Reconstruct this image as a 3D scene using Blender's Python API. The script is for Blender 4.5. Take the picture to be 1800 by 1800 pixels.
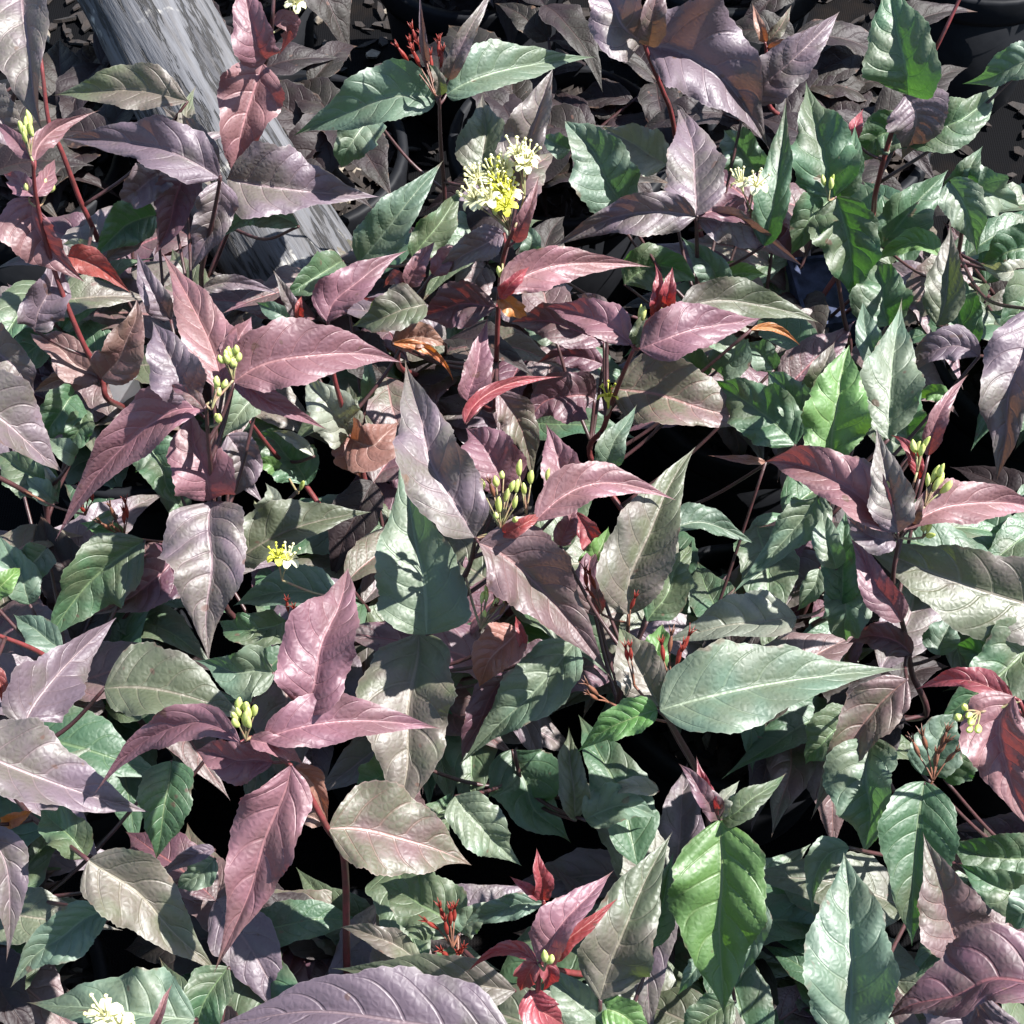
import bpy, math, random
import numpy as np
from mathutils import Vector, Matrix
for o in list(bpy.data.objects):
    bpy.data.objects.remove(o)
SC = bpy.context.scene
COL = SC.collection
random.seed(7)
RNG = np.random.default_rng(11)

# ------------------------------------------------------------------ camera
CAM_H, PITCH, FOV = 1.24, math.radians(58), math.radians(36)
FPX = 900 / math.tan(FOV / 2)
cam = bpy.data.cameras.new('camera')
cam.sensor_fit = 'AUTO'
cam.angle = FOV
cam.clip_start = 0.02
cam.clip_end = 500
camo = bpy.data.objects.new('camera', cam)
COL.objects.link(camo)
camo.location = (0, 0, CAM_H)
camo.rotation_euler = (math.radians(90) - PITCH, 0, 0)
SC.camera = camo
CAMP = np.array([0, 0, CAM_H])
FWD = np.array([0, math.cos(PITCH), -math.sin(PITCH)])
UPV = np.array([0, math.sin(PITCH), math.cos(PITCH)])
RGT = np.array([1.0, 0, 0])

# ------------------------------------------------------------------ light
SUN_EL, SUN_AZ = math.radians(53), math.radians(80)      # azimuth from +Y towards +X
SUN_DIR = Vector((math.cos(SUN_EL) * math.sin(SUN_AZ), math.cos(SUN_EL) * math.cos(SUN_AZ), math.sin(SUN_EL)))
world = bpy.data.worlds.new('World')
SC.world = world
world.use_nodes = True
wn = world.node_tree
sky = wn.nodes.new('ShaderNodeTexSky')
sky.sky_type = 'NISHITA'
sky.sun_disc = False
sky.sun_elevation = SUN_EL
sky.sun_rotation = SUN_AZ
sky.air_density = 1.0
sky.dust_density = 0.6
wn.links.new(sky.outputs[0], wn.nodes['Background'].inputs[0])
wn.nodes['Background'].inputs[1].default_value = 0.075
sl = bpy.data.lights.new('sun', 'SUN')
sl.energy = 5.0
sl.angle = math.radians(0.53)
sl.color = (1.0, 0.98, 0.95)
so = bpy.data.objects.new('sun', sl)
COL.objects.link(so)
so.rotation_euler = SUN_DIR.to_track_quat('Z', 'Y').to_euler()
so.location = (2, 1, 3)
SC.view_settings.view_transform = 'Standard'
SC.view_settings.look = 'None'
SC.view_settings.exposure = 1.7
SC.cycles.max_bounces = 3
SC.cycles.diffuse_bounces = 2
SC.cycles.glossy_bounces = 2
SC.cycles.transmission_bounces = 3
SC.view_settings.gamma = 1.0


# ------------------------------------------------------------------ helpers
def unproject(px, py, z):
    """pixel of the 1800 px photograph -> point at height z (metres)"""
    px = np.asarray(px, float); py = np.asarray(py, float); z = np.asarray(z, float)
    d = FWD + np.multiply.outer((px - 900) / FPX, RGT) + np.multiply.outer((900 - py) / FPX, UPV)
    k = (z - CAM_H) / d[..., 2]
    return CAMP + d * k[..., None]


def depth_of(p):
    return float(np.dot(np.asarray(p) - CAMP, FWD))


def raw_mesh(name, verts, faces, mats, uv=None, uv2=None, smooth=True):
    me = bpy.data.meshes.new(name)
    verts = np.asarray(verts, np.float32)
    faces = np.asarray(faces, np.int32)
    n, k = faces.shape
    me.vertices.add(len(verts)); me.vertices.foreach_set('co', verts.ravel())
    me.loops.add(n * k); me.loops.foreach_set('vertex_index', faces.ravel())
    me.polygons.add(n)
    me.polygons.foreach_set('loop_start', np.arange(0, n * k, k, dtype=np.int32))
    me.update(calc_edges=True)
    if smooth:
        me.polygons.foreach_set('use_smooth', np.ones(n, bool))
    for nm, a in (('UVMap', uv), ('veins', uv2)):
        if a is not None:
            L = me.uv_layers.new(name=nm)
            L.data.foreach_set('uv', np.asarray(a, np.float32)[faces.ravel()].ravel())
    for m in (mats if isinstance(mats, (list, tuple)) else [mats]):
        me.materials.append(m)
    me.validate()
    return me


class MB:
    """collects quads (tris as degenerate-free quads are kept separate) into one mesh"""
    def __init__(s):
        s.v = []; s.f = []
    def add(s, v, f):
        o = len(s.v)
        s.v += [tuple(map(float, p)) for p in v]
        s.f += [tuple(i + o for i in q) for q in f]
    def tube(s, pts, rad, n=7, cap=True):
        pts = np.asarray(pts, float); m = len(pts)
        rad = np.broadcast_to(np.asarray(rad, float), (m,))
        T = np.gradient(pts, axis=0)
        T /= np.linalg.norm(T, axis=1)[:, None] + 1e-12
        a = np.array([0.3, 0.9, 0.2]); vs = []
        a = a - T[0] * a.dot(T[0]); a /= np.linalg.norm(a)
        for i in range(m):
            a = a - T[i] * a.dot(T[i]); a /= np.linalg.norm(a) + 1e-12
            b = np.cross(T[i], a)
            for k in range(n):
                w = 2 * math.pi * k / n
                vs.append(pts[i] + rad[i] * (a * math.cos(w) + b * math.sin(w)))
        fs = [(i * n + k, i * n + (k + 1) % n, (i + 1) * n + (k + 1) % n, (i + 1) * n + k) for i in range(m - 1) for k in range(n)]
        if cap:
            fs.append(tuple(reversed(range(n)))); fs.append(tuple(range((m - 1) * n, m * n)))
        s.add(vs, fs)
    def mesh(s, name, mat, smooth=True):
        me = bpy.data.meshes.new(name)
        me.from_pydata(s.v, [], s.f)
        if smooth:
            me.polygons.foreach_set('use_smooth', np.ones(len(me.polygons), bool))
        for m in (mat if isinstance(mat, (list, tuple)) else [mat]):
            me.materials.append(m)
        me.update()
        return me


def obj(name, me, parent=None, loc=None):
    o = bpy.data.objects.new(name, me)
    COL.objects.link(o)
    if parent is not None:
        o.parent = parent
    if loc is not None:
        o.location = loc
    return o


def tag(o, label=None, cat=None, group=None, kind=None):
    for k, v in (('label', label), ('category', cat), ('group', group), ('kind', kind)):
        if v:
            o[k] = v
    return o


def catmull(P, per=6):
    P = np.asarray(P, float)
    if len(P) == 2:
        return P[0] + np.linspace(0, 1, per + 1)[:, None] * (P[1] - P[0])
    Q = np.vstack([2 * P[0] - P[1], P, 2 * P[-1] - P[-2]]); out = []
    for i in range(1, len(Q) - 2):
        for k in range(per):
            t = k / per
            out.append(0.5 * ((2 * Q[i]) + (Q[i + 1] - Q[i - 1]) * t + (2 * Q[i - 1] - 5 * Q[i] + 4 * Q[i + 1] - Q[i + 2]) * t * t
                              + (3 * Q[i] - Q[i - 1] - 3 * Q[i + 1] + Q[i + 2]) * t ** 3))
    out.append(P[-1])
    return np.array(out)


# ------------------------------------------------------------------ materials
class N:
    def __init__(s, name):
        s.m = bpy.data.materials.new(name); s.m.use_nodes = True
        s.t = s.m.node_tree; s.t.nodes.clear()
        s.out = s.t.nodes.new('ShaderNodeOutputMaterial')
    def n(s, kind, ins=None, **kw):
        x = s.t.nodes.new(kind)
        for k, v in kw.items():
            setattr(x, k, v)
        for k, v in (ins or {}).items():
            if isinstance(v, bpy.types.NodeSocket):
                s.t.links.new(v, x.inputs[k])
            else:
                x.inputs[k].default_value = v
        return x
    def math(s, op, a, b=0.0, c=0.0, clamp=False):
        x = s.n('ShaderNodeMath', {0: a, 1: b, 2: c}, operation=op, use_clamp=clamp)
        return x.outputs[0]
    def mix(s, f, a, b, blend='MIX'):
        x = s.n('ShaderNodeMix', data_type='RGBA', blend_type=blend)
        for i, v in ((0, f), (6, a), (7, b)):
            if isinstance(v, bpy.types.NodeSocket):
                s.t.links.new(v, x.inputs[i])
            else:
                x.inputs[i].default_value = v if not isinstance(v, tuple) else (*v, 1)[:4]
        return x.outputs[2]
    def ramp(s, f, lo, hi):
        x = s.n('ShaderNodeMapRange', {0: f, 1: lo, 2: hi, 3: 0.0, 4: 1.0}, clamp=True, interpolation_type='SMOOTHSTEP')
        return x.outputs[0]
    def noise(s, vec, scale, detail=3.0, rough=0.55):
        return s.n('ShaderNodeTexNoise', {'Vector': vec, 'Scale': scale, 'Detail': detail, 'Roughness': rough}).outputs[0]


def c3(*v):
    return (v[0], v[1], v[2], 1.0)


def leaf_material(name, main, alt, vein, back, trans, rough=0.44, bump=0.5, spec=0.8, tmix=0.25):
    main, alt, vein, back, trans = [tuple(x * 0.74 for x in c) for c in (main, alt, vein, back, trans)]
    k = N(name)
    tc = k.n('ShaderNodeTexCoord')
    P = tc.outputs['Object']
    info = k.n('ShaderNodeObjectInfo')
    rnd = info.outputs['Random']
    P2 = k.n('ShaderNodeVectorMath', {0: P, 1: k.n('ShaderNodeCombineXYZ', {0: k.math('MULTIPLY', rnd, 37.0), 1: k.math('MULTIPLY', rnd, 11.0)}).outputs[0]}, operation='ADD').outputs[0]
    uv = k.n('ShaderNodeUVMap', uv_map='veins').outputs[0]
    uvm = k.n('ShaderNodeUVMap', uv_map='UVMap').outputs[0]
    sx = k.n('ShaderNodeSeparateXYZ', {0: uv})
    sm = k.n('ShaderNodeSeparateXYZ', {0: uvm})
    q, u = sx.outputs[0], sx.outputs[1]
    tt = sm.outputs[1]
    fr = k.math('FRACT', q)
    dv = k.math('SUBTRACT', 0.5, k.math('ABSOLUTE', k.math('SUBTRACT', fr, 0.5)))      # distance to nearest side vein
    side = k.math('SUBTRACT', 1.0, k.ramp(dv, 0.015, 0.075))
    side = k.math('MULTIPLY', side, k.math('SUBTRACT', 1.0, k.ramp(u, 0.72, 0.95)))
    mid = k.math('SUBTRACT', 1.0, k.ramp(u, 0.018, 0.062))
    edge = k.ramp(u, 0.965, 1.0)
    big = k.noise(P2, 32.0, 2.0)
    fine = k.noise(P2, 300.0, 2.0, 0.6)
    # colour
    grad = k.math('MULTIPLY', k.math('SUBTRACT', tt, 0.45), k.math('SUBTRACT', k.math('MULTIPLY', k.math('FRACT', k.math('MULTIPLY', rnd, 5.7)), 1.1), 0.55))
    f = k.ramp(k.math('ADD', k.math('ADD', big, grad), k.math('MULTIPLY', k.math('SUBTRACT', rnd, 0.5), 0.35)), 0.38, 0.66)
    base = k.mix(f, c3(*main), c3(*alt))
    base = k.mix(k.math('MULTIPLY', k.ramp(fine, 0.35, 0.75), 0.30), base, c3(*[x * 0.62 for x in main]))
    vor = k.n('ShaderNodeTexVoronoi', {'Vector': P2, 'Scale': 260.0, 'Randomness': 0.9}, feature='DISTANCE_TO_EDGE').outputs[0]
    net = k.math('SUBTRACT', 1.0, k.ramp(vor, 0.0, 0.10))
    base = k.mix(k.math('MULTIPLY', net, 0.22), base, c3(*[min(1, x * 0.5 + y * 0.4) for x, y in zip(main, vein)]))
    base = k.mix(k.math('MULTIPLY', side, 0.24), base, c3(*vein))
    base = k.mix(k.math('MULTIPLY', mid, 0.75), base, c3(*vein))
    base = k.mix(k.math('MULTIPLY', edge, 0.35), base, c3(*[min(1, x * 0.8 + 0.10) for x in vein]))
    # blemishes: small brown scorch and insect specks
    sp = k.noise(P2, 95.0, 1.0)
    spots = k.ramp(sp, 0.735, 0.775)
    base = k.mix(k.math('MULTIPLY', spots, 0.75), base, c3(0.09, 0.045, 0.03))
    rn2 = k.math('FRACT', k.math('MULTIPLY', rnd, 13.7))
    tipm = k.math('MULTIPLY', k.ramp(k.math('ADD', tt, k.math('MULTIPLY', k.math('SUBTRACT', big, 0.5), 0.25)), 0.90, 0.99), k.ramp(rn2, 0.45, 0.6))
    scor = k.math('MULTIPLY', k.ramp(k.math('ADD', u, k.math('MULTIPLY', k.math('SUBTRACT', sp, 0.5), 0.9)), 1.02, 1.16), k.ramp(rn2, 0.3, 0.5))
    base = k.mix(k.math('MULTIPLY', k.math('MAXIMUM', tipm, scor), 0.7), base, c3(0.10, 0.055, 0.035))
    val = k.math('ADD', 0.80, k.math('MULTIPLY', rnd, 0.42))
    hsv = k.n('ShaderNodeHueSaturation', {'Hue': k.math('ADD', 0.488, k.math('MULTIPLY', k.math('FRACT', k.math('MULTIPLY', rnd, 7.31)), 0.024)), 'Saturation': 1.0, 'Value': val, 'Color': base})
    top = hsv.outputs[0]
    geo = k.n('ShaderNodeNewGeometry')
    bk = k.mix(k.math('MULTIPLY', k.math('MAXIMUM', side, mid), 0.5), c3(*back), c3(*vein))
    col = k.mix(geo.outputs['Backfacing'], top, bk)
    # relief
    h = k.math('ADD', k.math('MULTIPLY', k.ramp(vor, 0.0, 0.45), 0.55), 0.0)
    h = k.math('SUBTRACT', h, k.math('MULTIPLY', k.math('MAXIMUM', side, mid), 1.3))
    bp = k.n('ShaderNodeBump', {'Strength': bump, 'Distance': 0.0007, 'Height': h})
    rg = k.math('ADD', rough + 0.04, k.math('MULTIPLY', big, 0.16))
    pr = k.n('ShaderNodeBsdfPrincipled', {'Base Color': col, 'Roughness': rg, 'Normal': bp.outputs[0], 'Specular IOR Level': spec, 'IOR': 1.57})
    tl = k.n('ShaderNodeBsdfTranslucent', {'Color': k.mix(k.math('MULTIPLY', net, 0.4), c3(*trans), c3(*[x * 0.4 for x in trans])), 'Normal': bp.outputs[0]})
    mx = k.n('ShaderNodeMixShader', {0: tmix, 1: pr.outputs[0], 2: tl.outputs[0]})
    k.t.links.new(mx.outputs[0], k.out.inputs[0])
    return k.m


PINK = (0.50, 0.20, 0.20)
LM = {
    'P': leaf_material('leaf_pink_purple', (0.245, 0.108, 0.132), (0.180, 0.085, 0.088), (0.42, 0.19, 0.20), (0.17, 0.05, 0.05), (0.40, 0.07, 0.05)),
    'V': leaf_material('leaf_violet', (0.170, 0.118, 0.148), (0.125, 0.108, 0.088), (0.31, 0.21, 0.22), (0.15, 0.11, 0.07), (0.22, 0.10, 0.06)),
    'S': leaf_material('leaf_salmon', (0.235, 0.120, 0.110), (0.175, 0.105, 0.075), (0.46, 0.29, 0.25), (0.22, 0.11, 0.06), (0.34, 0.12, 0.05)),
    'Z': leaf_material('leaf_coral', (0.28, 0.125, 0.095), (0.22, 0.095, 0.062), (0.48, 0.29, 0.23), (0.28, 0.10, 0.04), (0.45, 0.13, 0.04)),
    'B': leaf_material('leaf_bronze', (0.165, 0.095, 0.098), (0.100, 0.098, 0.058), (0.32, 0.16, 0.14), (0.14, 0.09, 0.05), (0.20, 0.09, 0.04)),
    'D': leaf_material('leaf_dark_purple', (0.135, 0.055, 0.080), (0.095, 0.060, 0.055), (0.33, 0.11, 0.12), (0.12, 0.04, 0.035), (0.24, 0.04, 0.03)),
    'O': leaf_material('leaf_olive', (0.108, 0.128, 0.068), (0.132, 0.104, 0.086), (0.27, 0.23, 0.17), (0.15, 0.16, 0.08), (0.16, 0.22, 0.03)),
    'G': leaf_material('leaf_green', (0.058, 0.132, 0.062), (0.080, 0.100, 0.050), (0.17, 0.25, 0.11), (0.12, 0.19, 0.10), (0.10, 0.30, 0.03)),
    'T': leaf_material('leaf_teal', (0.118, 0.186, 0.126), (0.118, 0.148, 0.090), (0.25, 0.31, 0.20), (0.16, 0.24, 0.15), (0.14, 0.32, 0.07)),
    'L': leaf_material('leaf_lime', (0.110, 0.235, 0.050), (0.095, 0.190, 0.050), (0.28, 0.36, 0.14), (0.18, 0.30, 0.10), (0.16, 0.36, 0.03)),
    'C': leaf_material('leaf_pale', (0.27, 0.30, 0.23), (0.25, 0.24, 0.19), (0.40, 0.38, 0.28), (0.26, 0.26, 0.16), (0.34, 0.36, 0.12)),
    'M': leaf_material('leaf_maroon_shaded', (0.026, 0.013, 0.015), (0.022, 0.018, 0.012), (0.05, 0.025, 0.023), (0.05, 0.03, 0.02), (0.06, 0.02, 0.015), rough=0.5, spec=0.4),  # deep shade on low and back-row leaves, painted into the maroon colour
    'R': leaf_material('leaf_red', (0.31, 0.042, 0.048), (0.22, 0.045, 0.048), (0.52, 0.20, 0.17), (0.28, 0.03, 0.022), (0.55, 0.04, 0.025), rough=0.38, tmix=0.3),
    'Y': leaf_material('leaf_orange', (0.50, 0.20, 0.05), (0.42, 0.13, 0.04), (0.60, 0.30, 0.12), (0.46, 0.15, 0.03), (0.85, 0.24, 0.02), rough=0.42, tmix=0.35),
}


def plain_material(name, a, b, scale, rough=0.5, bump=0.3, dist=0.001, stretch=None, spec=0.5, trans=None):
    k = N(name)
    P = k.n('ShaderNodeTexCoord').outputs['Object']
    if stretch:
        P = k.n('ShaderNodeMapping', {'Vector': P, 'Scale': stretch}).outputs[0]
    n1 = k.noise(P, scale, 4.0, 0.6)
    col = k.mix(k.ramp(n1, 0.3, 0.7), c3(*a), c3(*b))
    bp = k.n('ShaderNodeBump', {'Strength': bump, 'Distance': dist, 'Height': k.noise(P, scale * 2.3, 4.0)})
    pr = k.n('ShaderNodeBsdfPrincipled', {'Base Color': col, 'Roughness': rough, 'Normal': bp.outputs[0], 'Specular IOR Level': spec})
    sh = pr.outputs[0]
    if trans:
        tl = k.n('ShaderNodeBsdfTranslucent', {'Color': c3(*trans)})
        sh = k.n('ShaderNodeMixShader', {0: 0.35, 1: sh, 2: tl.outputs[0]}).outputs[0]
    k.t.links.new(sh, k.out.inputs[0])
    return k.m


M_STEM_R = plain_material('stem_red', (0.150, 0.026, 0.028), (0.085, 0.022, 0.020), 120, 0.42)
M_STEM_D = plain_material('stem_dark', (0.060, 0.020, 0.022), (0.035, 0.018, 0.016), 120, 0.45)
M_PETAL = plain_material('petal_cream', (0.80, 0.78, 0.55), (0.72, 0.70, 0.34), 260, 0.5, trans=(0.8, 0.75, 0.3))
M_YELLOW = plain_material('petal_yellow', (0.72, 0.66, 0.07), (0.55, 0.60, 0.08), 260, 0.5, trans=(0.7, 0.7, 0.1))
M_BUD = plain_material('flower_bud', (0.50, 0.56, 0.14), (0.66, 0.66, 0.34), 200, 0.42, trans=(0.5, 0.6, 0.1))
M_BUDW = plain_material('flower_bud_white', (0.58, 0.62, 0.24), (0.48, 0.54, 0.14), 200, 0.42, trans=(0.6, 0.65, 0.2))
M_SEPAL = plain_material('sepal_red', (0.28, 0.045, 0.035), (0.17, 0.035, 0.025), 200, 0.42, trans=(0.6, 0.08, 0.03))
M_SEPALB = plain_material('sepal_brown', (0.17, 0.065, 0.035), (0.09, 0.04, 0.025), 200, 0.5)
M_GREENSTALK = plain_material('stalk_green', (0.20, 0.21, 0.09), (0.22, 0.12, 0.08), 200, 0.5)
M_POT = plain_material('pot_black_plastic', (0.006, 0.0065, 0.008), (0.010, 0.0105, 0.0125), 40, 0.55, 0.15, spec=0.12)
M_SOIL = plain_material('potting_soil', (0.007, 0.005, 0.004), (0.016, 0.010, 0.008), 60, 0.9, 1.0, 0.006)
M_CHIP = plain_material('bark_chip', (0.007, 0.0045, 0.0035), (0.019, 0.0115, 0.008), 90, 0.85, 0.6, 0.002)
M_CHIPL = plain_material('bark_chip_pale', (0.22, 0.19, 0.15), (0.09, 0.07, 0.05), 90, 0.8, 0.6, 0.002)
M_TAG = plain_material('plant_label_plastic', (0.74, 0.75, 0.76), (0.66, 0.67, 0.68), 50, 0.35, 0.1)


def wood_material():
    k = N('weathered_wood')
    P = k.n('ShaderNodeTexCoord').outputs['Object']
    L = k.n('ShaderNodeMapping', {'Vector': P, 'Scale': (85.0, 85.0, 8.0)}).outputs[0]
    L2 = k.n('ShaderNodeMapping', {'Vector': P, 'Scale': (260.0, 260.0, 16.0)}).outputs[0]
    g1 = k.noise(L, 1.0, 5.0, 0.62); g2 = k.noise(L2, 1.0, 4.0, 0.6); blot = k.noise(P, 19.0, 4.0, 0.6)
    col = k.mix(k.ramp(g1, 0.30, 0.68), c3(0.030, 0.030, 0.033), c3(0.105, 0.105, 0.112))
    col = k.mix(k.math('MULTIPLY', k.ramp(g2, 0.40, 0.75), 0.6), col, c3(0.065, 0.058, 0.053))
    col = k.mix(k.math('MULTIPLY', k.ramp(blot, 0.60, 0.68), k.ramp(g2, 0.35, 0.55)), col, c3(0.42, 0.40, 0.36))
    crack = k.math('SUBTRACT', 1.0, k.ramp(k.math('ABSOLUTE', k.math('SUBTRACT', g1, 0.45)), 0.0, 0.045))
    col = k.mix(k.math('MULTIPLY', crack, 0.95), col, c3(0.02, 0.018, 0.016))
    h = k.math('ADD', k.math('MULTIPLY', g1, 0.9), k.math('MULTIPLY', g2, 0.5))
    h = k.math('SUBTRACT', h, k.math('MULTIPLY', crack, 0.6))
    bp = k.n('ShaderNodeBump', {'Strength': 0.8, 'Distance': 0.003, 'Height': h})
    pr = k.n('ShaderNodeBsdfPrincipled', {'Base Color': col, 'Roughness': 0.75, 'Normal': bp.outputs[0], 'Specular IOR Level': 0.35})
    k.t.links.new(pr.outputs[0], k.out.inputs[0])
    return k.m


def fabric_material():
    k = N('woven_ground_fabric')
    P = k.n('ShaderNodeTexCoord').outputs['Object']
    w1 = k.n('ShaderNodeTexWave', {'Vector': P, 'Scale': 130.0, 'Distortion': 0.6}, bands_direction='X').outputs[1]
    w2 = k.n('ShaderNodeTexWave', {'Vector': P, 'Scale': 130.0, 'Distortion': 0.6}, bands_direction='Y').outputs[1]
    dirt = k.noise(P, 9.0, 5.0, 0.65)
    col = k.mix(k.ramp(dirt, 0.48, 0.72), c3(0.003, 0.003, 0.0035), c3(0.008, 0.006, 0.005))
    bp = k.n('ShaderNodeBump', {'Strength': 0.5, 'Distance': 0.001, 'Height': k.math('MULTIPLY', w1, w2)})
    pr = k.n('ShaderNodeBsdfPrincipled', {'Base Color': col, 'Roughness': 0.85, 'Normal': bp.outputs[0], 'Specular IOR Level': 0.05})
    k.t.links.new(pr.outputs[0], k.out.inputs[0])
    return k.m


M_WOOD, M_FABRIC = wood_material(), fabric_material()

# ------------------------------------------------------------------ ground
g = MB(); g.add([(-60, -60, 0), (60, -60, 0), (60, 120, 0), (-60, 120, 0)], [(0, 1, 2, 3)])
tag(obj('ground', g.mesh('ground', M_FABRIC, False)), kind='structure')

# ------------------------------------------------------------------ pots
SOIL_Z = 0.165
POTS = [(-0.37, 0.27), (-0.12, 0.25), (0.135, 0.27), (0.39, 0.29),
        (-0.335, 0.51), (-0.075, 0.53), (0.175, 0.525), (0.42, 0.55),
        (-0.31, 0.775), (-0.055, 0.79), (0.205, 0.80), (0.455, 0.82),
        (-0.46, 1.04), (-0.20, 1.05), (0.045, 1.06), (0.285, 1.075),
        (-0.30, 1.32), (-0.04, 1.33), (0.22, 1.335), (0.48, 1.35)]


def lathe(mb, prof, n=40):
    vs = [(r * math.cos(2 * math.pi * k / n), r * math.sin(2 * math.pi * k / n), z) for r, z in prof for k in range(n)]
    fs = [(i * n + k, i * n + (k + 1) % n, (i + 1) * n + (k + 1) % n, (i + 1) * n + k) for i in range(len(prof) - 1) for k in range(n)]
    mb.add(vs, fs)


b = MB(); lathe(b, [(0.0, 0.004), (0.078, 0.004), (0.081, 0.010), (0.097, 0.165), (0.0935, 0.165), (0.0905, 0.13)]); POT_BODY = b.mesh('pot_body', M_POT)
b = MB(); lathe(b, [(0.0978, 0.160), (0.1035, 0.160), (0.1045, 0.166), (0.1045, 0.187), (0.1025, 0.190), (0.0955, 0.190), (0.0942, 0.160)]); POT_RIM = b.mesh('pot_rim', M_POT)
b = MB(); n = 40
prof = [(0.0, 0.012), (0.02, 0.010), (0.04, 0.006), (0.06, 0.003), (0.078, 0.0), (0.0935, -0.004)]
vs = []
for i, (r, z) in enumerate(prof):
    for k in range(n):
        vs.append((r * math.cos(2 * math.pi * k / n), r * math.sin(2 * math.pi * k / n), SOIL_Z + z + (random.uniform(-.003, .003) if 0 < i < 5 else 0)))
b.add(vs, [(i * n + k, i * n + (k + 1) % n, (i + 1) * n + (k + 1) % n, (i + 1) * n + k) for i in range(len(prof) - 1) for k in range(n)])
POT_SOIL = b.mesh('soil', M_SOIL)


def chips_mesh(seed):
    rs = random.Random(seed); mb = MB()
    fi = []
    for k in range(260):
        r = 0.088 * math.sqrt(rs.random()); a = rs.uniform(0, 6.283)
        c = Vector((r * math.cos(a), r * math.sin(a), SOIL_Z + 0.010 * (1 - r / 0.09) + rs.uniform(0.002, 0.007)))
        l, w, h = rs.uniform(0.004, 0.014), rs.uniform(0.0025, 0.006), rs.uniform(0.001, 0.0025)
        R = Matrix.Rotation(rs.uniform(0, 6.3), 3, 'Z') @ Matrix.Rotation(rs.uniform(-.6, .6), 3, 'X') @ Matrix.Rotation(rs.uniform(-.5, .5), 3, 'Y')
        vv = []
        for z in (-h, h):
            for x, y in ((-l, -w * .4), (-l * .2, -w), (l, -w * .5), (l * .7, w * .7), (-l * .6, w)):
                vv.append(c + R @ Vector((x * rs.uniform(.8, 1.1), y * rs.uniform(.8, 1.2), z)))
        fs = [(4, 3, 2, 1, 0), (5, 6, 7, 8, 9)] + [(i, (i + 1) % 5, 5 + (i + 1) % 5, 5 + i) for i in range(5)]
        mb.add(vv, fs); fi += [1 if rs.random() < 0.07 else 0] * len(fs)
    me = mb.mesh('bark_chips', [M_CHIP, M_CHIPL], False)
    me.polygons.foreach_set('material_index', np.array(fi, np.int32))
    return me


CHIPS = [chips_mesh(s) for s in range(4)]
POT_LABELS = ['black plastic pot under the bronze-green shrub at the left bottom row', 'black plastic pot under the shrub with the large pink four-leaf rosette', 'black plastic pot under the shrub with the bright green drooping leaf', 'black plastic pot under the shrub with the dark red leaf and yellow buds',
 'black plastic pot seen as a navy wall beside the slanting dark stem', 'black plastic pot under the pink shrub with round yellow-green bud clusters', 'black plastic pot under the shrub with the large grey-green horizontal leaf', 'black plastic pot under the broad olive leaf beside the twin-bud shrub',
 'black plastic pot beside the grey wooden rail, under the red-stemmed shrub', 'black plastic pot under the shrub with the white flower cluster', 'black plastic pot with its rim showing below the dark bronze leaf', 'black plastic pot under the pale green pointed leaves',
 'black plastic pot with bark-covered soil on the far side of the red stems', 'black plastic pot with bark-covered soil between the wooden rail and the red seed heads', 'black plastic pot with bark-covered soil behind the white flower cluster', 'black plastic pot with bark-covered soil behind the dark green four-leaf rosette',
 'black plastic pot at the far end of the wooden rail', 'black plastic pot in the back row behind the red seed heads', 'black plastic pot in the back row behind the large violet arched leaf', 'black plastic pot in the back row behind the tall dark green leaf']
for i, (x, y) in enumerate(POTS):
    e = obj('plant_pot', None, loc=(x, y, 0))
    e.rotation_euler.z = random.uniform(0, 6.28)
    tag(e, POT_LABELS[i], 'pot', 'black nursery pots standing in rows')
    obj('pot_wall', POT_BODY, e); obj('rim', POT_RIM, e)
    s = obj('soil', POT_SOIL, e)
    tag(obj('bark_chips', CHIPS[i % 4], s), kind='stuff')

def litter():
    rs = random.Random(77); mb = MB(); fi = []
    for k in range(2600):
        c = Vector((rs.uniform(-0.8, 0.85), rs.uniform(0.85, 1.85), rs.uniform(0.002, 0.006)))
        if any((c.x - x) ** 2 + (c.y - y) ** 2 < 0.0072 for x, y in POTS):
            continue
        l, w, h = rs.uniform(0.004, 0.018), rs.uniform(0.002, 0.007), rs.uniform(0.0008, 0.002)
        R = Matrix.Rotation(rs.uniform(0, 6.3), 3, 'Z') @ Matrix.Rotation(rs.uniform(-.4, .4), 3, 'X') @ Matrix.Rotation(rs.uniform(-.3, .3), 3, 'Y')
        vv = [c + R @ Vector((x, y, z)) for z in (-h, h) for x, y in ((-l, -w * .3), (0, -w), (l, -w * .2), (l * .4, w), (-l * .7, w * .6))]
        fs = [(4, 3, 2, 1, 0), (5, 6, 7, 8, 9)] + [(i, (i + 1) % 5, 5 + (i + 1) % 5, 5 + i) for i in range(5)]
        mb.add(vv, fs); fi += [1 if rs.random() < 0.10 else 0] * 7
    me = mb.mesh('bark_litter', [M_CHIP, M_CHIPL], False)
    me.polygons.foreach_set('material_index', np.array(fi, np.int32))
    return me


tag(obj('bark_litter', litter()), 'dark brown bark litter scattered on the ground between the pots', 'litter', kind='stuff')

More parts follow.
